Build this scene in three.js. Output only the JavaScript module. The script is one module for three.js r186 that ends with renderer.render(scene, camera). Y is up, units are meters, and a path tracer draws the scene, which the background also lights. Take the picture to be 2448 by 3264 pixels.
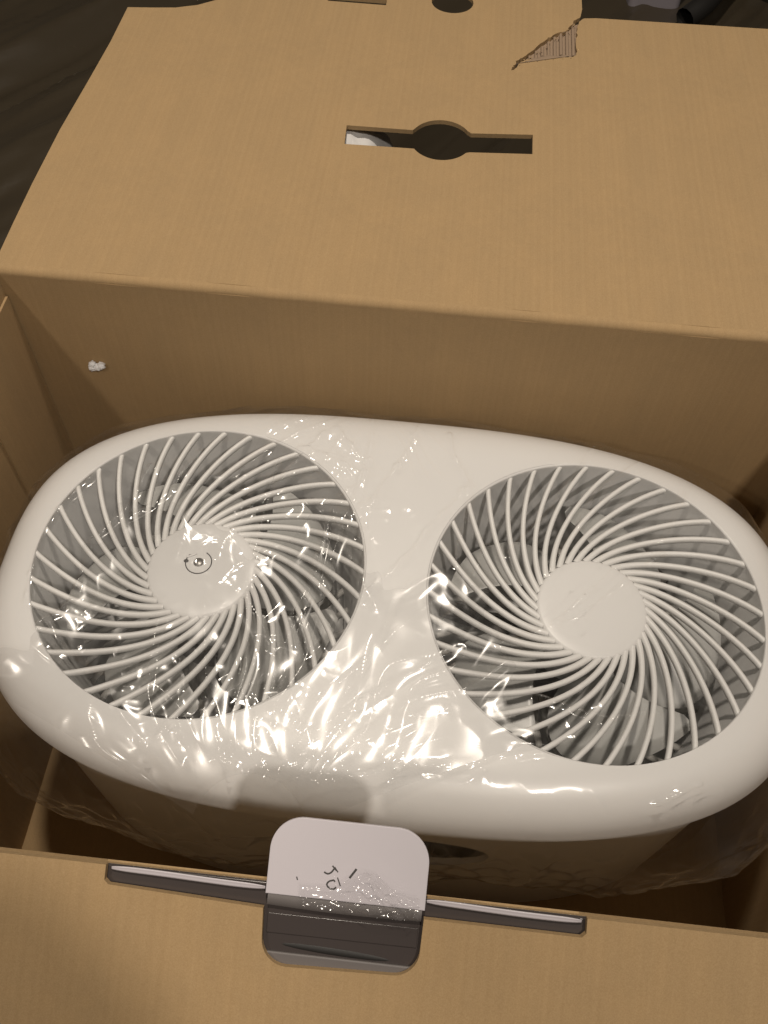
import * as THREE from 'three';
import { mergeGeometries, mergeVertices } from 'three/addons/utils/BufferGeometryUtils.js';
import { RoundedBoxGeometry } from 'three/addons/geometries/RoundedBoxGeometry.js';
import { Brush, Evaluator, SUBTRACTION } from 'three-bvh-csg';
import { MarchingCubes } from 'three/addons/objects/MarchingCubes.js';
import { createNoise3D } from 'simplex-noise';

// ---------------------------------------------------------------- camera, light, exposure
const scene = new THREE.Scene();
scene.background = new THREE.Color().setRGB(0.024, 0.021, 0.017);      // the dim room's stray light
const camera = new THREE.PerspectiveCamera(58.72, 0.75, 0.02, 30);
camera.position.set(0.011, 0.64776, 0.36236);
camera.rotation.set(-0.98723, 0.06374, 0.04373, 'YXZ');
const renderer = new THREE.WebGLRenderer({ antialias: true });
renderer.toneMapping = THREE.LinearToneMapping;
renderer.toneMappingExposure = 1.46;
renderer.shadowMap.enabled = true;
const LAMPS = [
  { at: [0.66, 2.05, 1.27], power: 4.7, tint: [1.0, 0.90, 0.79], label: 'warm round ceiling bulb on the right behind the camera' },
  { at: [-1.07, 2.05, 1.50], power: 2.5, tint: [1.0, 0.88, 0.75], label: 'warm round ceiling bulb on the left behind the camera' },
  { at: [-0.14, 2.05, -0.40], power: 6.0, tint: [1.0, 0.89, 0.76], label: 'yellowish round ceiling bulb high above the far side of the box' },
];

// ---------------------------------------------------------------- helpers
function rng(seed) { let s = seed >>> 0; return () => { s = (s + 0x6D2B79F5) >>> 0; let t = s; t = Math.imul(t ^ (t >>> 15), t | 1); t ^= t + Math.imul(t ^ (t >>> 7), t | 61); return ((t ^ (t >>> 14)) >>> 0) / 4294967296; }; }
const n3 = createNoise3D(rng(11)), n3b = createNoise3D(rng(29));
const clamp = (x, a, b) => Math.min(b, Math.max(a, x));
const smooth = (a, b, x) => { const t = clamp((x - a) / (b - a), 0, 1); return t * t * (3 - 2 * t); };
const lerp = (a, b, t) => a + (b - a) * t;
function part(name, geometry, material, parent) {
  const m = new THREE.Mesh(geometry, material); m.name = name; parent.add(m); return m;
}
function thing(name, label, category, group) {
  const g = new THREE.Group(); g.name = name; g.userData = { label, category };
  if (group) g.userData.group = group; scene.add(g); return g;
}
function tag(o, label, category, group) { o.userData = { label, category }; if (group) o.userData.group = group; return o; }
function sheet(nu, nv, f, closedU = false) {                 // a grid surface from f(u, v) -> [x, y, z]
  const pos = [], uv = [], idx = [], cu = closedU ? nu : nu + 1;
  for (let j = 0; j <= nv; j++) for (let i = 0; i < cu; i++) { const p = f(i / nu, j / nv); pos.push(p[0], p[1], p[2]); uv.push(i / nu, j / nv); }
  for (let j = 0; j < nv; j++) for (let i = 0; i < nu; i++) {
    const a = j * cu + i, b = j * cu + (i + 1) % cu, c = a + cu, d = b + cu; idx.push(a, c, b, b, c, d);
  }
  const g = new THREE.BufferGeometry();
  g.setAttribute('position', new THREE.Float32BufferAttribute(pos, 3)); g.setAttribute('uv', new THREE.Float32BufferAttribute(uv, 2));
  g.setIndex(idx); g.computeVertexNormals(); return g;
}
function slab(nu, nv, f, t) {                                // the same with thickness t below it
  const pos = [], uv = [], idx = [], w = nu + 1, n = w * (nv + 1);
  for (let s = 0; s < 2; s++) for (let j = 0; j <= nv; j++) for (let i = 0; i <= nu; i++) { const p = f(i / nu, j / nv); pos.push(p[0], p[1] - s * t, p[2]); uv.push(i / nu, j / nv); }
  for (let j = 0; j < nv; j++) for (let i = 0; i < nu; i++) {
    const a = j * w + i, b = a + 1, c = a + w, d = c + 1; idx.push(a, c, b, b, c, d, a + n, b + n, c + n, b + n, d + n, c + n);
  }
  const wall = (a, b) => idx.push(a, b, a + n, b, b + n, a + n);
  for (let i = 0; i < nu; i++) { wall(i, i + 1); wall(nv * w + i + 1, nv * w + i); }
  for (let j = 0; j < nv; j++) { wall((j + 1) * w, j * w); wall(j * w + nu, (j + 1) * w + nu); }
  const g = new THREE.BufferGeometry();
  g.setAttribute('position', new THREE.Float32BufferAttribute(pos, 3)); g.setAttribute('uv', new THREE.Float32BufferAttribute(uv, 2));
  g.setIndex(idx); g.computeVertexNormals(); return g;
}
function board(points, thick, holes = []) {                  // flat cardboard from an outline in metres, its face at z = 0
  const sh = new THREE.Shape(points.map(p => new THREE.Vector2(p[0], p[1])));
  for (const h of holes) sh.holes.push(new THREE.Path(h.map(p => new THREE.Vector2(p[0], p[1]))));
  const g = new THREE.ExtrudeGeometry(sh, { depth: thick, bevelEnabled: false }); g.translate(0, 0, -thick); return g;
}
const rect = (x0, x1, y0, y1) => [[x0, y0], [x1, y0], [x1, y1], [x0, y1]];
function data(w, h, f, srgb) {
  const d = new Uint8Array(w * h * 4);
  for (let y = 0; y < h; y++) for (let x = 0; x < w; x++) { const c = f(x, y), o = (y * w + x) * 4; d[o] = clamp(c[0], 0, 255); d[o + 1] = clamp(c[1], 0, 255); d[o + 2] = clamp(c[2], 0, 255); d[o + 3] = 255; }
  const t = new THREE.DataTexture(d, w, h); t.magFilter = THREE.LinearFilter; t.minFilter = THREE.LinearFilter;
  t.wrapS = t.wrapT = THREE.RepeatWrapping; if (srgb) t.colorSpace = THREE.SRGBColorSpace; t.needsUpdate = true; return t;
}

// ---------------------------------------------------------------- materials
const S = 1024;
function cardMaps(seed) {
  const r = rng(seed), col = new Float32Array(S), spots = new Float32Array(S * S);
  for (let i = 0; i < S; i++) col[i] = r() - 0.5;
  const colS = col.map((_, i) => (col[i] + col[(i + 1) % S] + col[(i + 2) % S]) / 3);
  for (let k = 0; k < 9000; k++) {                           // fibres in the kraft paper
    const x = r() * S, y = r() * S, a = (r() - 0.5) * 2.6, L = 3 + r() * 10, v = (r() - 0.58) * 7;
    for (let t = 0; t < L; t++) { const X = ((x + Math.sin(a) * t) | 0) & (S - 1), Y = ((y + Math.cos(a) * t) | 0) & (S - 1); spots[Y * S + X] += v; }
  }
  const wob = (x, y, f, s) => n3(Math.cos(x / S * 6.2832) * f, Math.sin(x / S * 6.2832) * f, s + Math.cos(y / S * 6.2832) * f) ;
  const map = data(S, S, (x, y) => {
    const m = wob(x, y, 1.3, seed) * 2.0 + wob(x, y, 5, seed + 9) * 1.6;
    const v = (r() - 0.5) * 12 + spots[y * S + x] * 0.8 + colS[x] * 4 + Math.sin(x / S * 6.2832 * 64) * 0.8 + m;
    return [161 + v, 134.5 + v * 0.98 - m * 0.25, 97 + v * 0.9 - m * 0.5];
  }, true);
  const bump = data(S, S, (x, y) => { const v = 128 + Math.sin(x / S * 6.2832 * 64) * 46 + colS[x] * 22 + (r() - 0.5) * 26 + wob(x, y, 3, 4) * 14; return [v, v, v]; });
  for (const t of [map, bump]) t.repeat.set(2.2, 2.2);
  return { map, bump };
}
const card = cardMaps(5);
function lidRelief() {                                              // flutes, long creases and soft dents pressed into the lid
  const r = rng(41), w = 1024, px = 0.8 / w, lines = [[-0.148, 0.49, -0.142, 0.30, 1], [-0.085, 0.50, -0.052, 0.27, 0.7], [-0.052, 0.27, -0.075, 0.02, 0.5], [0.01, 0.44, 0.0, 0.30, 0.5], [0.066, 0.366, 0.19, 0.33, 0.8], [-0.02, 0.47, 0.14, 0.455, 0.8], [0.138, 0.41, 0.16, 0.30, 0.5], [-0.30, 0.08, -0.20, 0.075, 0.4], [0.20, 0.12, 0.30, 0.10, 0.4]];
  return data(w, w, (x, y) => {
    const X = (x + 0.5) * px - 0.4, Y = (y + 0.5) * px - 0.1; let v = 128 + Math.sin(X / 0.0072 * 6.2832) * 5 * (0.6 + 0.6 * n3(X * 8, Y * 4, 2)) + (r() - 0.5) * 7 + 26 * n3(X * 5, Y * 5, 1) + 9 * n3(X * 16, Y * 16, 3);
    for (const [a, b, c, d, s] of lines) { const ex = c - a, ey = d - b, t = clamp(((X - a) * ex + (Y - b) * ey) / (ex * ex + ey * ey), 0, 1), k = Math.hypot(X - a - ex * t, Y - b - ey * t) + 0.0009 * n3(X * 60, Y * 60, 5); if (k < 0.006) v -= 22 * s * (1 - k / 0.006); }
    return [v, v, v];
  });
}
const lidBump = lidRelief(); lidBump.repeat.set(1 / 0.8, 1 / 0.8); lidBump.offset.set(0.5, 0.125);
const M = {
  lid: new THREE.MeshStandardMaterial({ map: card.map, bumpMap: lidBump, bumpScale: 0.0022, roughness: 0.86 }),
  card: new THREE.MeshStandardMaterial({ map: card.map, bumpMap: card.bump, bumpScale: 0.00010, roughness: 0.86 }),
  cardRaw: new THREE.MeshStandardMaterial({ color: new THREE.Color().setRGB(0.28, 0.20, 0.135), roughness: 0.95 }),
  white: new THREE.MeshPhysicalMaterial({ color: new THREE.Color().setRGB(0.69, 0.685, 0.675), roughness: 0.38 }),
  spoke: new THREE.MeshPhysicalMaterial({ color: new THREE.Color().setRGB(0.70, 0.695, 0.68), roughness: 0.42 }),
  blade: new THREE.MeshPhysicalMaterial({ color: new THREE.Color().setRGB(0.50, 0.50, 0.485), roughness: 0.35, transmission: 0.3, thickness: 0 }),
  rear: new THREE.MeshStandardMaterial({ color: new THREE.Color().setRGB(0.34, 0.33, 0.31), roughness: 0.6 }),
  motor: new THREE.MeshStandardMaterial({ color: new THREE.Color().setRGB(0.05, 0.045, 0.04), roughness: 0.6 }),
  ink: new THREE.MeshStandardMaterial({ color: new THREE.Color().setRGB(0.05, 0.047, 0.045), roughness: 0.6 }),
  steel: new THREE.MeshStandardMaterial({ color: new THREE.Color().setRGB(0.22, 0.21, 0.2), roughness: 0.35, metalness: 0.8 }),
  film: new THREE.MeshPhysicalMaterial({ color: new THREE.Color().setRGB(0.975, 0.975, 0.975), roughness: 0.13, transmission: 1, thickness: 0, ior: 1.5, side: THREE.DoubleSide }),
  filmHazy: new THREE.MeshPhysicalMaterial({ color: new THREE.Color().setRGB(0.96, 0.96, 0.96), roughness: 0.21, transmission: 1, thickness: 0, ior: 1.5, side: THREE.DoubleSide }),
  tabPlastic: new THREE.MeshPhysicalMaterial({ color: new THREE.Color().setRGB(0.53, 0.50, 0.535), roughness: 0.45 }),
  greyPlastic: new THREE.MeshPhysicalMaterial({ color: new THREE.Color().setRGB(0.12, 0.108, 0.105), roughness: 0.5 }),
  darkPlastic: new THREE.MeshPhysicalMaterial({ color: new THREE.Color().setRGB(0.055, 0.046, 0.044), roughness: 0.22 }),
  foam: new THREE.MeshStandardMaterial({ color: new THREE.Color().setRGB(0.85, 0.85, 0.86), roughness: 0.9 }),
  blanket: new THREE.MeshPhysicalMaterial({ color: new THREE.Color().setRGB(0.050, 0.039, 0.025), roughness: 0.30, sheen: 0.4, sheenRoughness: 0.5, sheenColor: new THREE.Color(0.4, 0.36, 0.3) }),
  floor: new THREE.MeshStandardMaterial({ color: new THREE.Color().setRGB(0.045, 0.032, 0.022), roughness: 0.8 }),
  pale: new THREE.MeshPhysicalMaterial({ color: new THREE.Color().setRGB(0.60, 0.59, 0.58), roughness: 0.45 }),
  lilac: new THREE.MeshStandardMaterial({ color: new THREE.Color().setRGB(0.22, 0.20, 0.22), roughness: 0.8 }),
  black: new THREE.MeshStandardMaterial({ color: new THREE.Color().setRGB(0.012, 0.011, 0.010), roughness: 0.55 }),
};

// ---------------------------------------------------------------- the setting: floor and dark blanket
const FLOOR = -0.372;
{
  const g = new THREE.PlaneGeometry(6, 6); g.rotateX(-Math.PI / 2);
  const f = part('floor', g, M.floor, scene); f.position.set(0, FLOOR - 0.004, -0.6); f.userData.kind = 'structure';
}
{
  const g = slab(220, 170, (u, v) => {
    const x = lerp(-1.5, 1.3, u), z = lerp(-2.3, -0.235, v);
    const q = x * 0.86 - z * -0.5, s = x * 0.5 + z * 0.86;         // folds run diagonally
    let h = 0.055 * (1 - Math.abs(n3(q * 3.6, s * 0.9, 1.5))) + 0.018 * (1 - Math.abs(n3(q * 9, s * 1.5, 7))) + 0.007 * (1 - Math.abs(n3(q * 24, s * 6, 12)));
    h = 0.012 + h * smooth(0, 0.12, v) * smooth(0, 0.08, 1 - v + 0.02);
    return [x, FLOOR + Math.max(0.006, h), z];
  }, 0.004);
  const b = part('blanket', g, M.blanket, scene); tag(b, 'dark brown crumpled blanket on the floor behind the box', 'blanket');
}

// ---------------------------------------------------------------- cardboard box
const BX = 0.371, ZB = -0.21, ZF = 0.259, RIM = 0.1, BASE = -0.365, T = 0.0045;
const box = thing('cardboard_box', 'open brown corrugated cardboard box holding the white twin fan', 'box');
box.position.set(0, FLOOR, 0);
const B = (o, x, y, z, rx = 0, ry = 0, rz = 0) => { o.position.set(x, y - FLOOR, z); o.rotation.set(rx, ry, rz); return o; };
const RF = 0.0065;                                                  // radius of the folded lid edge
B(part('back_wall', board(rect(-BX - T, BX + T, BASE, RIM - RF), T), M.card, box), 0, 0, ZB);
B(part('side_wall', board(rect(ZB - 0.0005, ZF - T, BASE, RIM), T), M.card, box), -BX, 0, 0, 0, Math.PI / 2).scale.x = -1;
B(part('side_wall', board(rect(ZB - 0.0005, ZF - T, BASE, RIM), T), M.card, box), BX + T, 0, 0, 0, Math.PI / 2).scale.x = -1;
B(part('front_wall', board(rect(-BX - T, BX + T, BASE, RIM - 0.010), T), M.card, box), 0, 0, ZF);
B(part('bottom', board(rect(-BX - T, BX + T, -ZF - T, -ZB + T), T), M.card, box), 0, BASE, 0, -Math.PI / 2);
for (const s of [-1, 1]) {                                          // side flaps hang down outside
  const f = part('side_flap', board(rect(ZB + 0.01, ZF - 0.01, -0.26, 0), T), M.card, box);
  B(f, s * (BX + T + 0.001), RIM - 0.001, 0, 0, s * Math.PI / 2, 0); f.rotation.order = 'YXZ'; f.rotation.x = -0.16; f.scale.x = s < 0 ? 1 : -1;
}
// inner glue flap folded against the left wall
B(part('glue_flap', board(rect(0.160, 0.2585 + 0.0, BASE + 0.002, RIM - 0.03), 0.0022), M.card, box), -BX + 0.0024, 0, 0.05, 0, Math.PI / 2);
{ // rounded fold between back wall and lid
  const g = sheet(120, 10, (u, v) => {
    const x = lerp(-BX - T, BX + T, u), a = v * Math.PI / 2, wob = 0.0006 * n3(x * 14, 0, 2);
    return [x, RIM - RF + Math.sin(a) * (RF + wob), ZB - RF + Math.cos(a) * (RF + wob)];
  });
  const uv = g.attributes.uv; for (let i = 0; i < uv.count; i++) uv.setXY(i, uv.getX(i) * 0.75, uv.getY(i) * 0.01);
  B(part('lid_fold', g, M.card, box), 0, 0, 0);
}
// lid folded back flat, with carry slot, torn corner and a tab beyond the frame
{
  const slot = [[-0.094, 0.215], [-0.029, 0.2165]];
  for (let k = 1; k < 24; k++) { const a = Math.PI + 0.5 - (Math.PI - 1.0) * 0 + (Math.PI * 1 - 1.0) * k / 24; slot.push([0.0 + Math.cos(a) * 0.0305, 0.2345 + Math.sin(a) * 0.0325]); }
  slot.push([0.029, 0.218], [0.0905, 0.2235], [0.0905, 0.255], [0.029, 0.249]);
  for (let k = 1; k < 24; k++) { const a = 0.5 + (Math.PI - 1.0) * k / 24; slot.push([0.0 + Math.cos(a) * 0.0305, 0.2345 + Math.sin(a) * 0.0325]); }
  slot.push([-0.029, 0.2465], [-0.0955, 0.2455]);
  const eye = []; for (let k = 0; k < 32; k++) { const a = k / 32 * Math.PI * 2; eye.push([-0.004 + Math.cos(a) * 0.024, 0.4955 + Math.sin(a) * 0.024]); }
  const cut = rect(-0.146, -0.079, 0.4775, 0.489);
  const tearRnd = rng(3);
  const outline = [[-0.3735, RF], [-0.3745, 0.06], [-0.375, 0.115], [-0.374, 0.2], [-0.3695, 0.29], [-0.3665, 0.36], [-0.366, 0.431], [-0.340, 0.434], [-0.313, 0.438], [-0.29, 0.447], [-0.271, 0.461], [-0.262, 0.50], [-0.262, 0.56], [0.144, 0.565], [0.1445, 0.502], [0.1425, 0.486],
    [0.1385, 0.480], [0.1355, 0.4772], [0.1340, 0.470], [0.130, 0.463], [0.1275, 0.4545], [0.124, 0.452], [0.1165, 0.4475], [0.110, 0.440], [0.1050, 0.4345], [0.102, 0.429], [0.0955, 0.420], [0.090, 0.409], [0.0835, 0.4005], [0.078, 0.392], [0.0715, 0.385], [0.0700, 0.377], [0.0672, 0.3725], [0.0665, 0.366],
    [0.0700, 0.3695], [0.0735, 0.377], [0.0780, 0.3850], [0.083, 0.389], [0.0955, 0.392], [0.110, 0.3955], [0.123, 0.399], [0.1345, 0.4035], [0.1375, 0.412], [0.1370, 0.440], [0.1385, 0.458], [0.1405, 0.474], [0.146, 0.482], [0.160, 0.4845], [0.25, 0.487], [0.3735, 0.4905], [0.3755, 0.25], [0.3755, RF]];
  const lid = part('lid', board(outline.flatMap((q, i) => { if (i < 15 || i > 45) return [q]; const nx = outline[i + 1], jit = () => (tearRnd() - 0.5) * 0.0022; return [q, [lerp(q[0], nx[0], 0.33) + jit(), lerp(q[1], nx[1], 0.33) + jit()], [lerp(q[0], nx[0], 0.66) + jit(), lerp(q[1], nx[1], 0.66) + jit()]]; }), T, [slot, eye, cut]), M.lid, box);
  B(lid, 0, RIM, ZB - RF * 0, -Math.PI / 2);
  // torn place: lower liner and the fluted layer laid bare
  part('torn_liner', board([[0.062, 0.36], [0.15, 0.392], [0.15, 0.484], [0.118, 0.462]], 0.0006), M.cardRaw, lid).position.z = -T - 0.0003;
  const top = x => 0.366 + (x - 0.0665) * 1.53, bot = x => 0.391 + (x - 0.09) * 0.25;
  for (let k = 0; k < 8; k++) {
    const x = 0.0862 + k * 0.0068, y0 = bot(x) + 0.004 * (k % 3), y1 = Math.min(top(x) + 0.004, 0.478);
    if (y1 - y0 < 0.004) continue;
    const g = new THREE.CylinderGeometry(0.0017, 0.0019, y1 - y0, 8, 1); g.translate(x, (y0 + y1) / 2, -0.0030);
    part('flute', g, M.cardRaw, lid);
  }
  for (let k = 0; k < 20; k++) {
    const t = k / 19, x = lerp(0.070, 0.135, t), y = k % 3 ? top(x) - 0.003 : bot(x), L = 0.003 + tearRnd() * 0.006, a = (tearRnd() - 0.5) * 1.6 - (k % 3 ? 0.6 : 0), w = 0.0005 + tearRnd() * 0.0009;
    const g = slab(4, 1, (u, v) => [(u - 0.2) * L, (v - 0.5) * w * (1 - u * 0.8), 0.0012 * u * u * (1 + tearRnd() * 0.2)], 0.0002); g.rotateZ(a - 1.2); g.translate(x, y, -0.0004);
    part('paper_sliver', g, k % 2 ? M.card : M.cardRaw, lid);
  }
  const curl = slab(16, 4, (u, v) => { const x = lerp(0.071, 0.134, u), y = lerp(0.379, 0.4035, u) + v * 0.010 * Math.sin(u * 3.0) * (1 + 0.35 * n3(u * 9, 2, 1)); return [x, y, 0.0006 - v * v * 0.0022]; }, 0.0003);
  part('torn_liner', curl, M.cardRaw, lid);
}
// near flap, folded out and sloping down towards the viewer, with the handle's cut-out
const SLOPE = Math.PI / 6;
const flapFrame = o => B(o, 0, RIM, ZF + 0.0005, -Math.PI / 2 + SLOPE);   // own axes: x right, y up the slope (towards the fan), z out of the face
{
  const o = [[-BX - T, 0], [-0.1455, 0], [-0.1455, -0.0085], [-0.143, -0.0108], [-0.0535, -0.0142], [-0.0525, -0.030]];
  for (let k = 0; k <= 8; k++) { const a = Math.PI + k / 8 * Math.PI / 2; o.push([-0.0375 + Math.cos(a) * 0.015, -0.030 + Math.sin(a) * 0.015]); }
  for (let k = 0; k <= 8; k++) { const a = -Math.PI / 2 + k / 8 * Math.PI / 2; o.push([0.0225 + Math.cos(a) * 0.0145, -0.0285 + Math.sin(a) * 0.0145]); }
  o.push([0.0375, -0.0105], [0.126, -0.0108], [0.1285, -0.0085], [0.1285, 0], [BX + T, 0], [BX + T, -0.30], [-BX - T, -0.30]);
  flapFrame(part('front_flap', board(o, T), M.card, box));
}
{ // moulded carry handle clipped into the fold
  const plate = flapFrame(part('handle', new RoundedBoxGeometry(0.286, 0.060, 0.003, 3, 0.0014), M.darkPlastic, box));
  plate.geometry.translate(-0.0085, -0.0315, -0.0072);
  const tabShape = new THREE.Shape(), w0 = -0.0528, w1 = 0.0372, yt = 0.0372, R = 0.0185;
  tabShape.moveTo(w0, -0.006); tabShape.lineTo(w0, yt - R); tabShape.absarc(w0 + R, yt - R, R, Math.PI, Math.PI / 2, true); tabShape.lineTo(w1 - R, yt); tabShape.absarc(w1 - R, yt - R, R, Math.PI / 2, 0, true); tabShape.lineTo(w1, -0.006);
  const tg = new THREE.ExtrudeGeometry(tabShape, { depth: 0.0014, bevelEnabled: true, bevelSize: 0.0005, bevelThickness: 0.0005, bevelSegments: 2, curveSegments: 14 }); tg.translate(0, 0, -0.0035);
  const tab = part('tab', tg, M.tabPlastic, plate); tab.userData.label = 'pale lilac rounded plastic tab';
  // printed strokes on the tab
  const stroke = (pts, w) => { const g = new THREE.TubeGeometry(new THREE.CatmullRomCurve3(pts.map(p => new THREE.Vector3(p[0], p[1], 0))), 14, w, 6, false); g.scale(1, 1, 0.12); g.translate(0, 0, -0.00155); return g; };
  const glyphs = mergeGeometries([
    stroke([[-0.0212, 0.0088], [-0.0190, 0.0081], [-0.0172, 0.0090], [-0.0152, 0.0120]], 0.00055), stroke([[-0.0168, 0.0128], [-0.0142, 0.0103]], 0.0005), stroke([[-0.0155, 0.0122], [-0.0133, 0.0095]], 0.0004),
    stroke([[-0.0150, 0.0050], [-0.0178, 0.0040], [-0.0190, 0.0022], [-0.0175, 0.0004], [-0.0150, -0.0001], [-0.0135, 0.0012]], 0.00055), stroke([[-0.0150, 0.0050], [-0.0146, 0.0040]], 0.0005), stroke([[-0.0133, 0.0066], [-0.0112, 0.0020]], 0.0004),
    stroke([[-0.0365, 0.0046], [-0.0358, 0.0028]], 0.0004), stroke([[-0.0030, 0.0125], [-0.0065, 0.0070]], 0.0007)]);
  part('print', glyphs, M.ink, plate);
  // light upper lip of the bar, left and right of the tab
  const lip = (x0, x1, y0, y1) => slab(40, 4, (u, v) => { const x = lerp(x0, x1, u), e = 0.0016 * (1 - 0.5 * Math.pow(Math.abs(u * 2 - 1), 8)); return [x, -0.0042 + 0.0008 * v * v, -(lerp(y0, y1, u) + 0.0003 * Math.sin(u * 5 + x0 * 40) + lerp(-e, e, v))]; }, 0.0010).rotateX(Math.PI / 2);
  part('lip', lip(-0.1432, -0.0540, -0.0030, -0.0040), M.tabPlastic, plate); part('lip', lip(0.0385, 0.1262, -0.0022, -0.0034), M.tabPlastic, plate);
  // grey bar crossing the cut-out below the tab
  const bar = sheet(40, 14, (u, v) => { const x = lerp(-0.0518, 0.0362, u), a = lerp(-0.9, 2.5, v); return [x, -0.0088 - 0.0010 * Math.sin(u * 3.1) + Math.cos(a) * 0.0052, -0.0052 + Math.sin(a) * 0.0034]; });
  part('grip_bar', bar, M.greyPlastic, plate);
  const lower = new RoundedBoxGeometry(0.087, 0.0085, 0.0024, 3, 0.0011); lower.translate(-0.0080, -0.0432, -0.0050); part('grip_bar', lower, M.greyPlastic, plate);
  for (const [y, h, r] of [[-0.0235, 0.0110, 0.01]]) { const g = new RoundedBoxGeometry(0.086, h, 0.0010, 2, 0.00045); g.rotateZ(r * 0.5); g.translate(-0.0080, y, -0.00555); part('ridge', g, M.darkPlastic, plate); }
  const slit = new THREE.SphereGeometry(1, 24, 8); slit.scale(0.032, 0.0020, 0.0006); slit.rotateZ(-0.04); slit.translate(-0.0105, -0.0362, -0.0058); part('slit', slit, M.black, plate);
}

// ---------------------------------------------------------------- the twin fan
const A = 0.337, D = 0.188, EXP = 2.75, SEP = 0.162, GR = 0.135, HUB = 0.0456, BODY = BASE + 0.001;
function rimPoint(th) {                                              // outline of the housing and its outward normal
  const c = Math.cos(th), s = Math.sin(th), x = A * Math.sign(c) * Math.pow(Math.abs(c), 2 / EXP), z = D * Math.sign(s) * Math.pow(Math.abs(s), 2 / EXP);
  let nx = Math.sign(x) * Math.pow(Math.abs(x / A), EXP - 1) / A, nz = Math.sign(z) * Math.pow(Math.abs(z / D), EXP - 1) / D; const l = Math.hypot(nx, nz) || 1;
  return [x, z, nx / l, nz / l];
}
const RINGS = 240, outlinePts = [];
{ // even spacing along the outline
  const fine = []; let L = 0; for (let i = 0; i <= 6000; i++) { const p = rimPoint(i / 6000 * Math.PI * 2 + 1e-4); if (i) L += Math.hypot(p[0] - fine[i - 1][0], p[1] - fine[i - 1][1]); fine.push([...p, L]); }
  rimPoint.at = u => { const t = ((u % 1) + 1) % 1 * L; let a = 0, b = 6000; while (b - a > 1) { const m = (a + b) >> 1; if (fine[m][4] < t) a = m; else b = m; } const f = (t - fine[a][4]) / Math.max(1e-9, fine[b][4] - fine[a][4]); return [0, 1, 2, 3].map(k => lerp(fine[a][k], fine[b][k], f)); };
}
const fan = thing('twin_fan', 'white oval twin fan with two round spiral grilles lying face up in the box', 'fan');
fan.position.set(0, BODY, 0);
const F = o => { o.position.y -= BODY; return o; };
{
  const prof = [[0.055, 0.0], [0.046, -0.0002], [0.038, -0.0010], [0.030, -0.0028], [0.0225, -0.0060], [0.0155, -0.0106], [0.0095, -0.0166], [0.0050, -0.0236], [0.0020, -0.0310], [0.0004, -0.0390], [0.0002, -0.0440], [0.0012, -0.0490], [0.0040, -0.0530], [0.0085, -0.0548], [0.0105, -0.0560], [0.0112, -0.0600], [0.0115, -0.09], [0.0120, -0.14], [0.0122, -0.25], [0.0130, BODY + 0.012], [0.0170, BODY + 0.003], [0.030, BODY]];
  const pos = [0, 0, 0], idx = [], n = RINGS;
  for (const [o, h] of prof) for (let i = 0; i < n; i++) { const p = rimPoint.at(i / n); pos.push(p[0] - p[2] * o, h, p[1] - p[3] * o); }
  for (let i = 0; i < n; i++) idx.push(0, 1 + (i + 1) % n, 1 + i);
  for (let j = 0; j < prof.length - 1; j++) for (let i = 0; i < n; i++) { const a = 1 + j * n + i, b = 1 + j * n + (i + 1) % n; idx.push(a, b, a + n, b, b + n, a + n); }
  const last = pos.length / 3; pos.push(0, BODY, 0);
  for (let i = 0; i < n; i++) idx.push(last, last - n + i, last - n + (i + 1) % n);
  const g = new THREE.BufferGeometry(); g.setAttribute('position', new THREE.Float32BufferAttribute(pos, 3)); g.setAttribute('uv', new THREE.Float32BufferAttribute(new Float32Array(pos.length / 3 * 2), 2)); g.setIndex(idx); g.computeVertexNormals();
  const ev = new Evaluator(); ev.useGroups = false;
  let solid = new Brush(g, M.white); solid.updateMatrixWorld();
  const cp = [[0.0001, -0.19], [0.118, -0.19], [0.121, -0.12], [0.1305, -0.035], [GR, -0.0145], [GR, -0.0022]];
  for (let k = 1; k <= 6; k++) { const a = k / 6 * Math.PI / 2; cp.push([GR + 0.0020 * (1 - Math.cos(a)), -0.0022 + 0.0021 * Math.sin(a)]); }
  cp.push([GR + 0.0022, 0.02], [0.0001, 0.02]);
  for (const s of [-1, 1]) {
    const c = new Brush(new THREE.LatheGeometry(cp.map(p => new THREE.Vector2(p[0], p[1])), 128), M.white); c.position.set(s * SEP, 0, 0); c.updateMatrixWorld();
    solid = ev.evaluate(solid, c, SUBTRACTION);
  }
  const e = new THREE.SphereGeometry(1, 40, 20); e.scale(0.066, 0.042, 0.075);
  const dent = new Brush(e, M.white); dent.position.set(0.034, -0.150, 0.180); dent.updateMatrixWorld();
  solid = ev.evaluate(solid, dent, SUBTRACTION);
  for (const [x0, x1, z0, z1] of [[-0.030, 0.105, 0.142, 0.169], [-0.030, 0.060, 0.070, 0.145]]) {      // the hollow behind the hand hole
    const b = new THREE.BoxGeometry(x1 - x0, 0.22, z1 - z0); b.translate((x0 + x1) / 2, -0.205, (z0 + z1) / 2); const hb = new Brush(b, M.white); hb.updateMatrixWorld(); solid = ev.evaluate(solid, hb, SUBTRACTION);
  }
  F(part('housing', solid.geometry, M.white, fan));
}
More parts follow.
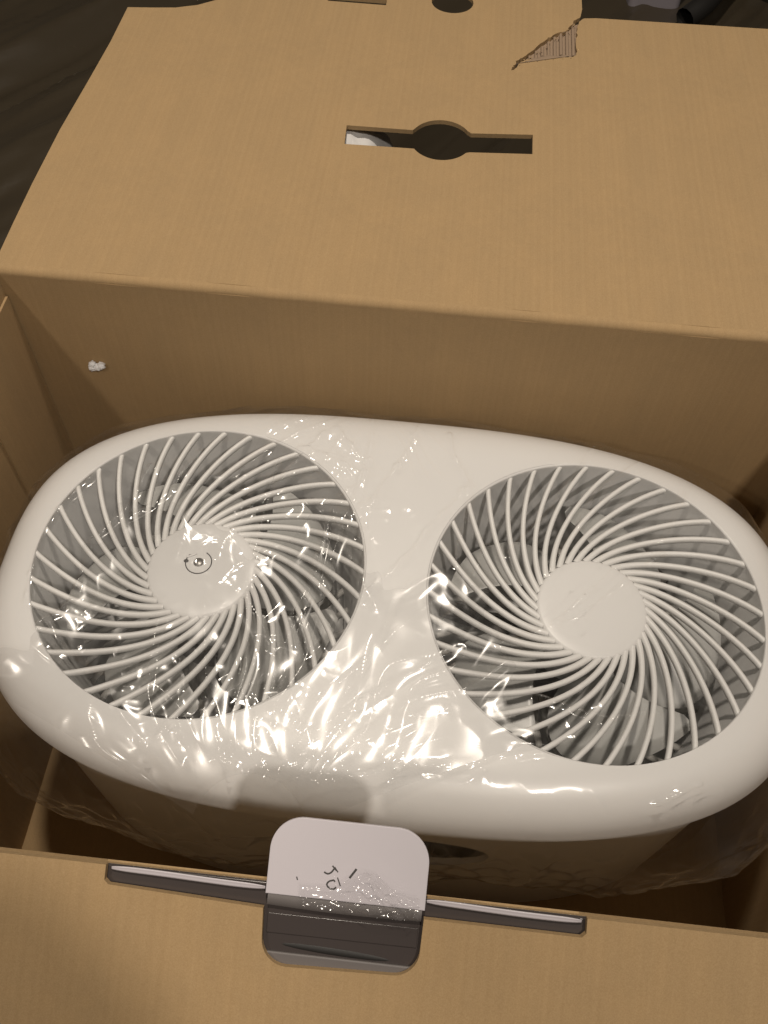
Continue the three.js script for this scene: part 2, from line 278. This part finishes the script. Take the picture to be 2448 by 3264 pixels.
// grille spokes: spirals running clockwise outwards
const spiral = t => 1.085 * (0.99 * t - 0.10 * t * t);
function spokeGeo(r0, r1, h0, h1, w, d, turn, dip = 0) {
  const N = 22, C = 8, pos = [], idx = [];
  for (let i = 0; i <= N; i++) {
    const t = i / N, r = r0 * Math.pow(r1 / r0, t), th = turn * spiral(t), t2 = t + 1e-3, r2 = r0 * Math.pow(r1 / r0, t2), th2 = turn * spiral(t2);
    const x = r * Math.cos(th), z = r * Math.sin(th); let tx = r2 * Math.cos(th2) - x, tz = r2 * Math.sin(th2) - z; const l = Math.hypot(tx, tz); tx /= l; tz /= l;
    const e = smooth(0, 1, (r - r0) / (r1 - r0)), y = lerp(h0, h1, e) - dip * Math.sin(Math.PI * e);
    for (let k = 0; k < C; k++) { const a = k / C * Math.PI * 2, ca = Math.sign(Math.cos(a)) * Math.pow(Math.abs(Math.cos(a)), 0.75) * w / 2, sa = Math.sign(Math.sin(a)) * Math.pow(Math.abs(Math.sin(a)), 0.75) * d / 2; const wd = 1 + 0.30 * Math.pow(1 - t, 3); pos.push(x - tz * ca * wd, y + sa - d / 2, z + tx * ca * wd); }
  }
  for (let i = 0; i < N; i++) for (let k = 0; k < C; k++) { const a = i * C + k, b = i * C + (k + 1) % C; idx.push(a, a + C, b, b, a + C, b + C); }
  const g = new THREE.BufferGeometry(); g.setAttribute('position', new THREE.Float32BufferAttribute(pos, 3)); g.setIndex(idx); g.computeVertexNormals();
  g.setAttribute('uv', new THREE.Float32BufferAttribute(new Float32Array(pos.length / 3 * 2), 2)); return g;
}
const frontSpoke = spokeGeo(0.0440, GR + 0.0030, -0.0138, -0.0022, 0.0044, 0.0064, 1, 0.0008);
const rearSpoke = spokeGeo(0.034, 0.1225, -0.118, -0.118, 0.0062, 0.005, -0.8);
const hubGeo = new THREE.LatheGeometry([[0, -0.0128], [0.020, -0.0129], [0.036, -0.0131], [0.0425, -0.0135], [0.0447, -0.0143], [0.0456, -0.0160], [0.0456, -0.0250], [0.0440, -0.0262], [0, -0.0262]].map(p => new THREE.Vector2(p[0], p[1])), 72);
const rotorGeo = new THREE.LatheGeometry([[0, -0.032], [0.030, -0.032], [0.036, -0.036], [0.037, -0.085], [0, -0.085]].map(p => new THREE.Vector2(p[0], p[1])), 48);
const motorGeo = new THREE.LatheGeometry([[0, -0.087], [0.040, -0.087], [0.042, -0.090], [0.042, -0.124], [0, -0.124]].map(p => new THREE.Vector2(p[0], p[1])), 48);
const bladeGeo = slab(18, 14, (u, v) => {
  const r = lerp(0.036, 0.118, v), wide = lerp(0.62, 0.98, Math.sin(v * 2.1)), skew = -0.42 * v * v;
  const round = v > 0.8 ? Math.sqrt(Math.max(0.02, 1 - Math.pow((v - 0.8) / 0.2, 2) * 0.55)) : 1;
  const th = skew + (u - 0.5) * wide * round;
  return [r * Math.cos(th), -0.056 - (u - 0.5) * lerp(0.046, 0.030, v) + 0.006 * Math.sin(u * Math.PI), r * Math.sin(th)];
}, 0.0016);
const START = [0.05, 0.066];
[-1, 1].forEach((s, gi) => {
  const hub = part('grille', hubGeo, M.white, fan); hub.position.set(s * SEP, -BODY, 0);
  for (let k = 0; k < 36; k++) { const sp = part('spoke', frontSpoke, M.spoke, hub); sp.rotation.y = -(k * 10 * Math.PI / 180 + START[gi]); }
  const rotor = part('rotor', rotorGeo, M.white, fan); rotor.position.set(s * SEP, -BODY, 0);
  const r0 = gi ? [0.35, 1.55, 2.75, 4.05, 5.35] : [0.9, 2.2, 3.4, 4.7, 5.9];
  for (const a of r0) { const b = part('blade', bladeGeo, M.blade, rotor); b.rotation.y = -a; }
  const rear = part('rear_grille', motorGeo, M.motor, fan); rear.position.set(s * SEP, -BODY, 0);
  for (let k = 0; k < 36; k++) { const sp = part('rear_spoke', rearSpoke, M.rear, rear); sp.rotation.y = -(k * 10 * Math.PI / 180); }
  for (let k = 0; k < 3; k++) { const g = new RoundedBoxGeometry(0.088, 0.010, 0.016, 2, 0.002); g.translate(0.080, -0.098, 0); const m = part('motor_arm', g, M.motor, rear); m.rotation.y = -(k * 2.094 + 1.2 + gi * 0.1); }
  if (s < 0) { // round lock mark on the left hub
    const ring = new THREE.TorusGeometry(0.0108, 0.00045, 8, 56, 4.9); ring.rotateX(Math.PI / 2); ring.rotateY(1.1);
    const mk = part('lock_mark', ring, M.ink, hub); mk.position.set(-0.0035, -0.0127, -0.005);
    const disc = new THREE.LatheGeometry([[0, 0.0009], [0.0022, 0.0007], [0.0040, 0.0002], [0.0045, -0.0006], [0, -0.0006]].map(p => new THREE.Vector2(p[0], p[1])), 32); part('screw', disc, M.steel, hub).position.set(-0.0035, -0.0126, -0.005);
    const dot = new THREE.SphereGeometry(0.0021, 16, 8); dot.scale(1, 0.25, 0.8); part('lock_dot', dot, M.ink, hub).position.set(-0.0140, -0.0127, -0.0052);
    const lug = new THREE.CapsuleGeometry(0.0009, 0.0075, 4, 10); lug.rotateZ(Math.PI / 2); lug.rotateY(0.5); part('lock_lug', lug, M.white, hub).position.set(-0.0105, -0.0126, -0.0108);
  }
});

// ---------------------------------------------------------------- clear plastic bag over the fan
const CREASES = [
  [[-.287, .059], [-.291, .03], [-.287, -.033], [-.266, -.079]], [[-.253, .047], [-.251, -.005], [-.234, -.035], [-.221, -.085]], [[-.087, .111], [-.075, .043], [-.053, -.072]], [[-.078, .068], [-.062, .004], [-.048, -.08]], [[-.068, .086], [-.064, -.009]],
  [[-.064, -.145], [-.044, -.118]], [[-.096, -.117], [-.042, -.101]], [[-.036, -.099], [-.048, -.038], [-.057, .012]], [[-.034, -.048], [-.024, .025]], [[-.084, .16], [-.044, .106], [.033, .019]], [[-.074, .159], [-.016, .11], [.043, .066]], [[-.063, .164], [.009, .122], [.06, .105]],
  [[-.055, .173], [-.003, .161], [.019, .155], [.079, .145], [.122, .132]], [[-.035, -.17], [-.033, -.112], [-.035, -.053]], [[.011, -.17], [-.008, -.11], [-.028, -.063]], [[.167, -.156], [.133, -.092], [.091, -.031]], [[.178, -.028], [.151, .005], [.129, .029]], [[-.106, .113], [-.117, .015], [-.114, -.102]],
  [[-.172, .156], [-.175, .102], [-.182, .043]], [[-.078, -.138], [-.094, -.105], [-.14, -.027]], [[-.13, .115], [-.138, .086], [-.149, .039]], [[.17, .178], [.21, .163], [.254, .14]], [[.193, .163], [.234, .142]], [[-.231, -.03], [-.195, -.063], [-.184, -.104]], [[.01, .005], [-.01, .064], [-.041, .127]],
  [[.075, -.038], [.055, .016], [.038, .039]], [[-.132, .137], [-.13, .165], [-.126, .191]], [[-.106, .148], [-.107, .176]], [[-.079, .11], [-.069, .079], [-.05, .065]], [[-.273, .074], [-.248, .047]], [[-.026, .021], [.015, -.027], [.049, -.092]], [[-.169, .169], [-.152, .139], [-.107, .105]],
  [[.205, -.145], [.165, -.10], [.125, -.02]], [[.25, -.125], [.215, -.06]], [[.085, .05], [.15, .022], [.215, -.045]], [[.115, .092], [.165, .104], [.205, .096]], [[.035, -.15], [.055, -.09], [.05, -.02]],
];
const CLUSTERS = [[-.122, -.151, .022, .8], [-.164, -.011, .03, .55], [-.125, .011, .03, .6], [-.086, .084, .028, .9], [-.056, .163, .045, 1.25], [-.129, .192, .04, 1.0], [-.097, .14, .035, .9], [.013, .163, .03, .7], [.149, .106, .022, .8], [.088, .141, .02, .4], [-.057, -.109, .03, .6], [-.027, -.054, .03, .6], [-.214, -.075, .03, .6], [-.255, .072, .03, .6], [.219, .163, .025, .5], [.254, .143, .03, .5], [-.2, .1, .05, .45], [-.1, -.07, .06, .5]];
{
  const NT = 1500, prof = [], topN = 190;
  for (let j = 0; j <= topN; j++) prof.push([null, j / topN, 0.0045]);       // flat middle, scaled from the centre
  const rp = [[0.040, 0.0042], [0.032, 0.0030], [0.024, 0.0000], [0.017, -0.0045], [0.010, -0.0105], [0.0045, -0.0180], [0.0, -0.0265], [-0.0035, -0.0360], [-0.006, -0.047], [-0.0085, -0.060], [-0.010, -0.075], [-0.0105, -0.095], [-0.009, -0.12], [-0.004, -0.15], [0.002, -0.175], [0.010, -0.195]];
  const curve = new THREE.CatmullRomCurve3([[0.048, 0.0045], ...rp].map(p => new THREE.Vector3(p[0], p[1], 0)));
  const pts = curve.getSpacedPoints(130); for (let k = 1; k < pts.length; k++) prof.push([pts[k].x, 1, pts[k].y]);
  const segs = []; CREASES.forEach((c, ci) => { for (let i = 0; i + 1 < c.length; i++) segs.push([...c[i], ...c[i + 1], ci]); });
  const rnd = rng(77), cw = CREASES.map(() => 0.0040 + rnd() * 0.0030), ch = CREASES.map(() => (0.0028 + rnd() * 0.0030));
  const pos = [], idx = [], cache = []; for (let i = 0; i < NT; i++) cache.push(rimPoint.at(i / NT));
  const ridge = (x, y, z, f, s) => 1 - Math.abs(n3(x * f + s, y * f, z * f - s));
  for (const [o, sc, h] of prof) for (let i = 0; i < NT; i++) {
    const q = cache[i], off = o === null ? 0.048 : o, bx = (q[0] - q[2] * off) * sc, bz = (q[1] - q[3] * off) * sc;
    // which way the sheet faces, to push its wrinkles in and out
    const side = o === null ? 0 : smooth(0.030, -0.004, o), nx = q[2] * side, nz = q[3] * side, ny = 1 - 0.92 * side;
    let m = 0; for (const c of CLUSTERS) { const d2 = ((bx - c[0]) ** 2 + (bz - c[1]) ** 2) / (c[2] * c[2]); if (d2 < 9) m += c[3] * Math.exp(-d2); }
    m = Math.min(m, 1.2) * (1 - 0.75 * side);
    const wx = bx + 0.006 * n3b(bx * 14, h * 14, bz * 14), wz = bz + 0.006 * n3b(bx * 14 + 9, h * 14, bz * 14);
    let d = m * (0.0046 * (ridge(wx, h, wz, 20, 3) - 0.75) + 0.0018 * (ridge(wx, h, wz, 46, 8) - 0.7) + 0.0003 * (ridge(wx, h, wz, 120, 5) - 0.7));
    // long folds fanning out from where the bag is gathered at the front
    const gx = wx + 0.085, gz = wz - 0.225, gr = Math.hypot(gx, gz), ga = Math.atan2(gz, gx) + 0.10 * n3b(wx * 9, 1, wz * 9);
    const fan1 = smooth(0.02, 0.05, gr) * smooth(0.34, 0.12, gr) * (1 - side) * (0.35 + 0.65 * smooth(-0.35, 0.25, n3b(Math.cos(ga) * 2.2, 4, Math.sin(ga) * 2.2)));
    d += fan1 * (0.0030 * Math.pow(1 - Math.abs(n3(ga * 4.0, gr * 2.6, 2)), 3)) * (0.4 + gr * 4);
    // a second set pulled from the back edge over the left grille
    const hx = wx + 0.03, hz = wz + 0.20, hr = Math.hypot(hx, hz), ha = Math.atan2(hz, hx);
    d += (1 - side) * smooth(0.30, 0.10, hr) * smooth(0.03, 0.07, hr) * smooth(0.06, -0.02, bx) * 0.0024 * Math.pow(1 - Math.abs(n3(ha * 4.0, hr * 2.6, 11)), 3);
    // vertical pleats down the sides
    d += side * 0.0030 * Math.pow(1 - Math.abs(n3(bx * 11, h * 3.0, bz * 11)), 3) + side * smooth(0.05, 0.16, bz) * 0.0026 * (ridge(bx, h, bz, 30, 31) - 0.7);
    d += 0.0011 * n3b(bx * 8, h * 6, bz * 8);
    if (side < 0.6) for (const [ax, az, ex, ez, ci] of segs) {
      const vx = ex - ax, vz = ez - az, px = wx * 0.5 + bx * 0.5 - ax, pz = wz * 0.5 + bz * 0.5 - az, t = clamp((px * vx + pz * vz) / (vx * vx + vz * vz), 0, 1), dd = Math.hypot(px - vx * t, pz - vz * t);
      if (dd < cw[ci]) { const k = 1 - dd / cw[ci]; d += ch[ci] * k * k * (0.75 + 0.45 * n3(bx * 60, ci * 3.1, bz * 60) + 0.08 * n3b(bx * 150, ci * 1.7, bz * 150)); }
    }
    // looser at the front corners and down the sides
    const loose = side * (0.017 * smooth(0.08, 0.28, Math.abs(bx)) * smooth(0.0, 0.13, bz) * smooth(-0.005, -0.07, h) + 0.012 * Math.pow(0.5 + 0.5 * n3b(bx * 9, h * 7, bz * 9), 1.5) * smooth(-0.004, -0.03, h));
    const lift = Math.max(d, -0.0022);
    let X = bx + nx * (lift * 1.3 + loose), Y = h + ny * lift, Z = bz + nz * (lift * 1.3 + loose);
    X = clamp(X, -BX + 0.006, BX - 0.006); Z = Math.max(Z, ZB + 0.004);
    pos.push(X, Y, Z);
  }
  const R = prof.length;
  for (let j = 0; j < R - 1; j++) for (let i = 0; i < NT; i++) { const a = j * NT + i, b = j * NT + (i + 1) % NT; if (j > 0) idx.push(a, b, a + NT); idx.push(b, b + NT, a + NT); }
  let g = new THREE.BufferGeometry(); g.setAttribute('position', new THREE.Float32BufferAttribute(pos, 3)); g.setIndex(idx); g.computeVertexNormals();
  const bag = part('plastic_bag', g, M.film, scene);
  // a second, loose layer of the bag folded over its left half
  const lay = sheet(260, 200, (u, v) => {
    const a = lerp(-2.75, -0.42, u), far = 0.21 + 0.05 * n3(a * 1.6, 0, 3) + 0.012 * n3(a * 9, 0, 5), r = lerp(0.045, far + 0.045, v), x = -0.085 + Math.cos(a) * r, z = 0.215 + Math.sin(a) * r;
    const wx = x + 0.007 * n3b(x * 14, 2, z * 14), wz = z + 0.007 * n3b(x * 14 + 9, 2, z * 14);
    const w = 0.0055 * Math.pow(1 - Math.abs(n3((a + 0.16 * n3b(x * 9, 4, z * 9)) * 3.0 + 4, r * 3.5, 21)), 2.5) * smooth(0.05, 0.14, r) + 0.0024 * (ridge(wx, 3, wz, 13, 13) - 0.7) + 0.0008 * (ridge(wx, 3, wz, 40, 17) - 0.7) * smooth(-0.2, 0.5, n3b(x * 11, 8, z * 11));
    const rim = Math.max(0, z - 0.145); return [x, 0.0075 - rim * rim * 9 + Math.max(-0.0015, w) + 0.003 * smooth(0.85, 1, v), z];
  });
  part('folded_layer', lay, M.filmHazy, bag);
  tag(bag, 'clear crinkled plastic bag wrapped over the white twin fan', 'plastic bag');
}

// ---------------------------------------------------------------- small things
{ // torn clear tape at the foot of the handle's tab
  const g = sheet(60, 26, (u, v) => {
    const x = lerp(-0.034, 0.034, u), top = 0.0115 * Math.exp(-(((u - 0.56) / 0.20) ** 2)) + 0.002;
    const y = lerp(-0.010, top, v); return [x, y, 0.0014 + 0.0050 * (1 - Math.abs(n3(u * 5, v * 2.2, 1))) * (0.3 + 0.7 * smooth(0.2, 0.6, u)) + 0.0010 * (1 - Math.abs(n3(u * 11, v * 4, 4))) * smooth(0.25, 0.55, u)];
  });
  const t = part('clear_tape', g, M.film, scene); t.position.set(0, RIM, ZF + 0.0005); t.rotation.x = -Math.PI / 2 + SLOPE;
  tag(t, 'torn piece of clear tape at the foot of the pale handle tab', 'tape');
}
{ // foam crumb stuck to the inside of the back wall
  const bl = (x, y, z, r) => { const g = new THREE.IcosahedronGeometry(r, 3), p = g.attributes.position; for (let i = 0; i < p.count; i++) { const a = p.getX(i), b = p.getY(i), c = p.getZ(i), k = 1 + 0.28 * n3(a * 420 + x * 900, b * 420, c * 420) + 0.10 * n3b(a * 1300, b * 1300 + x * 700, c * 1300); p.setXYZ(i, a * k + x, b * k + y, c * k + z); } const m = mergeVertices(g); m.deleteAttribute('normal'); m.deleteAttribute('uv'); const w = mergeVertices(m); w.computeVertexNormals(); return w; };
  const c = part('foam_crumb', mergeGeometries([bl(-0.004, -0.0022, 0.0028, 0.0038), bl(-0.0032, 0.0022, 0.0026, 0.0034), bl(0.0012, -0.0008, 0.0030, 0.0036), bl(0.0052, 0.0012, 0.0028, 0.0036), bl(0.0040, -0.0008, 0.0024, 0.0030)]), M.foam, scene);
  c.position.set(-0.3083, -0.0116, ZB); tag(c, 'small white foam crumb stuck to the inner back wall of the box', 'foam crumb');
}
{ // pale crumpled plastic seen through the left end of the lid's slot
  const g = sheet(64, 40, (u, v) => { const a = u * Math.PI * 2, r = 0.16 * v, h = 0.456 * (1 - Math.pow(v, 5)), k = 1 + 0.10 * n3(Math.cos(a) * 1.5, Math.sin(a) * 1.5, v * 4); return [Math.cos(a) * r * 0.75 * k, h + 0.0028 * n3(Math.cos(a) * v * 5, v * 3, Math.sin(a) * v * 5), Math.sin(a) * r * k]; }, true);
  const p = part('plastic_bundle', g, M.pale, scene); p.position.set(-0.125, FLOOR + 0.006, -0.455); tag(p, 'pale grey plastic bundle seen through the left end of the lid slot', 'bundle');
}
{ // things on the blanket past the lid's far right edge
  const g = new RoundedBoxGeometry(0.105, 0.08, 0.16, 6, 0.014), p = g.attributes.position; for (let i = 0; i < p.count; i++) p.setY(i, p.getY(i) + 0.006 * n3(p.getX(i) * 30, 1, p.getZ(i) * 30)); g.computeVertexNormals();
  const c = part('folded_cloth', g, M.lilac, scene); c.position.set(0.375, FLOOR + 0.10, -1.60); c.rotation.y = 0.15; tag(c, 'small folded lilac grey cloth on the dark blanket past the lid', 'cloth');
  const tube = (pts, r) => new THREE.TubeGeometry(new THREE.CatmullRomCurve3(pts.map(p => new THREE.Vector3(...p))), 40, r, 12, false);
  tag(part('black_strap', tube([[0.430, -0.27, -1.43], [0.465, -0.26, -1.465], [0.515, -0.26, -1.56], [0.61, -0.27, -1.72]], 0.021), M.black, scene), 'thick black strap lying beside the lilac grey cloth', 'strap');
  tag(part('black_cable', tube([[0.57, -0.26, -1.74], [0.61, -0.26, -1.58], [0.68, -0.27, -1.49], [0.83, -0.28, -1.45]], 0.014), M.black, scene), 'black cable curving at the far right corner of the blanket', 'cable');
}

// ---------------------------------------------------------------- the photographer, behind the camera
{
  const V = (x, y, z) => new THREE.Vector3(x, y, z), bones = [];
  const bone = (a, ra, b, rb) => bones.push([a, b, ra, rb]);
  const hipL = V(-0.22, 0.52, 1.16), hipR = V(-0.02, 0.52, 1.16), waist = V(-0.12, 0.68, 1.10), chest = V(-0.12, 0.92, 0.94), neck = V(-0.12, 1.10, 0.84), shL = V(-0.33, 1.00, 0.88), shR = V(0.09, 1.00, 0.88);
  bone(V(-0.17, 0.56, 1.14), 0.13, V(-0.07, 0.56, 1.14), 0.13); bone(V(-0.12, 0.58, 1.13), 0.14, waist, 0.125); bone(waist, 0.13, chest, 0.15); bone(V(-0.20, 0.92, 0.93), 0.115, V(-0.04, 0.92, 0.93), 0.115);
  bone(shL, 0.075, shR, 0.075); bone(neck, 0.055, V(-0.12, 1.17, 0.78), 0.052);
  for (const [h, kx] of [[hipL, -0.23], [hipR, -0.01]]) { const k = V(kx, 0.10, 1.10), a = V(kx, FLOOR + 0.08, 1.20); bone(h, 0.092, k, 0.060); bone(k, 0.060, a, 0.038); bone(a, 0.042, V(kx, FLOOR + 0.036, 1.02), 0.032); }
  const arm = (sh, el, wr, ha) => { bone(sh, 0.064, el, 0.047); bone(el, 0.047, wr, 0.032); bone(wr, 0.034, ha, 0.026); };
  arm(shL, V(-0.17, 0.74, 0.84), V(-0.055, 0.70, 0.57), V(-0.035, 0.695, 0.525)); arm(shR, V(0.30, 0.81, 0.91), V(0.14, 0.70, 0.73), V(0.11, 0.69, 0.69));
  bone(V(-0.12, 1.22, 0.74), 0.088, V(-0.12, 1.19, 0.69), 0.070); bone(V(-0.12, 1.20, 0.655), 0.014, V(-0.12, 1.175, 0.625), 0.013);
  for (const s of [-1, 1]) bone(V(-0.12 + s * 0.085, 1.21, 0.745), 0.016, V(-0.12 + s * 0.09, 1.185, 0.74), 0.013);
  for (const [d, X, Y, Z] of [[-1, -0.035, 0.695, 0.525], [1, 0.11, 0.69, 0.69]]) { for (let f = 0; f < 4; f++) bone(V(X - d * 0.004, Y - 0.02 + f * 0.015, Z - 0.003), 0.010, V(X - d * 0.034, Y - 0.017 + f * 0.015, Z - 0.026 + 0.006 * Math.abs(f - 1.5)), 0.009); bone(V(X, Y - 0.02, Z + 0.01), 0.011, V(X - d * 0.04, Y - 0.037, Z - 0.01), 0.010); }
  const N = 120, size = 0.86, cx = -0.12, cy = 0.47, cz = 0.88;
  const mc = new MarchingCubes(N, M.floor, false, false, 200000); mc.isolation = 0;
  const ab = V(), ap = V(), q = V();
  for (let k = 0; k < N; k++) for (let j = 0; j < N; j++) for (let i = 0; i < N; i++) {
    q.set(cx + (i - N / 2) / (N / 2) * size, cy + (j - N / 2) / (N / 2) * size, cz + (k - N / 2) / (N / 2) * size);
    let d = 1; for (const [a, b, ra, rb] of bones) { ab.subVectors(b, a); ap.subVectors(q, a); const t = clamp(ap.dot(ab) / ab.lengthSq(), 0, 1), e = ap.addScaledVector(ab, -t).length() - lerp(ra, rb, t), h = clamp(0.5 + 0.5 * (d - e) / 0.03, 0, 1); d = lerp(d, e, h) - 0.03 * h * (1 - h); }
    mc.field[i + j * N + k * N * N] = -d;
  }
  mc.update();
  const c = mc.count, g = new THREE.BufferGeometry(), p = mc.positionArray.slice(0, c * 3); for (let i = 0; i < c; i++) { p[i * 3] = p[i * 3] * size + cx; p[i * 3 + 1] = p[i * 3 + 1] * size + cy; p[i * 3 + 2] = p[i * 3 + 2] * size + cz; }
  g.setAttribute('position', new THREE.BufferAttribute(p, 3)); g.setAttribute('normal', new THREE.BufferAttribute(mc.normalArray.slice(0, c * 3), 3));
  g.translate(-0.05, -0.05, -0.10); const b = part('person', g, new THREE.MeshStandardMaterial({ color: new THREE.Color().setRGB(0.06, 0.06, 0.07), roughness: 0.9 }), scene);
  tag(b, 'person in dark clothes bending over the box behind the camera', 'person');
}

// ---------------------------------------------------------------- lamps
LAMPS.forEach((l, i) => {
  const t = thing(['ceiling_bulb', 'ceiling_bulb_001', 'ceiling_bulb_002'][i], l.label, 'lamp', 'ceiling bulbs'); t.position.set(...l.at);
  const tint = new THREE.Color().setRGB(...l.tint);
  part('bulb', new THREE.SphereGeometry(0.062, 32, 20), new THREE.MeshStandardMaterial({ color: 0x000000, emissive: tint, emissiveIntensity: 1.5 }), t);
  const cap = new THREE.CylinderGeometry(0.02, 0.024, 0.05, 24); cap.translate(0, 0.084, 0); part('socket', cap, M.foam, t);
  const p = new THREE.PointLight(tint, l.power, 0, 2); p.castShadow = true; p.shadow.radius = 3; t.add(p);
});

scene.traverse(o => { if (o.isMesh) { o.castShadow = o.receiveShadow = true; } });
renderer.render(scene, camera);
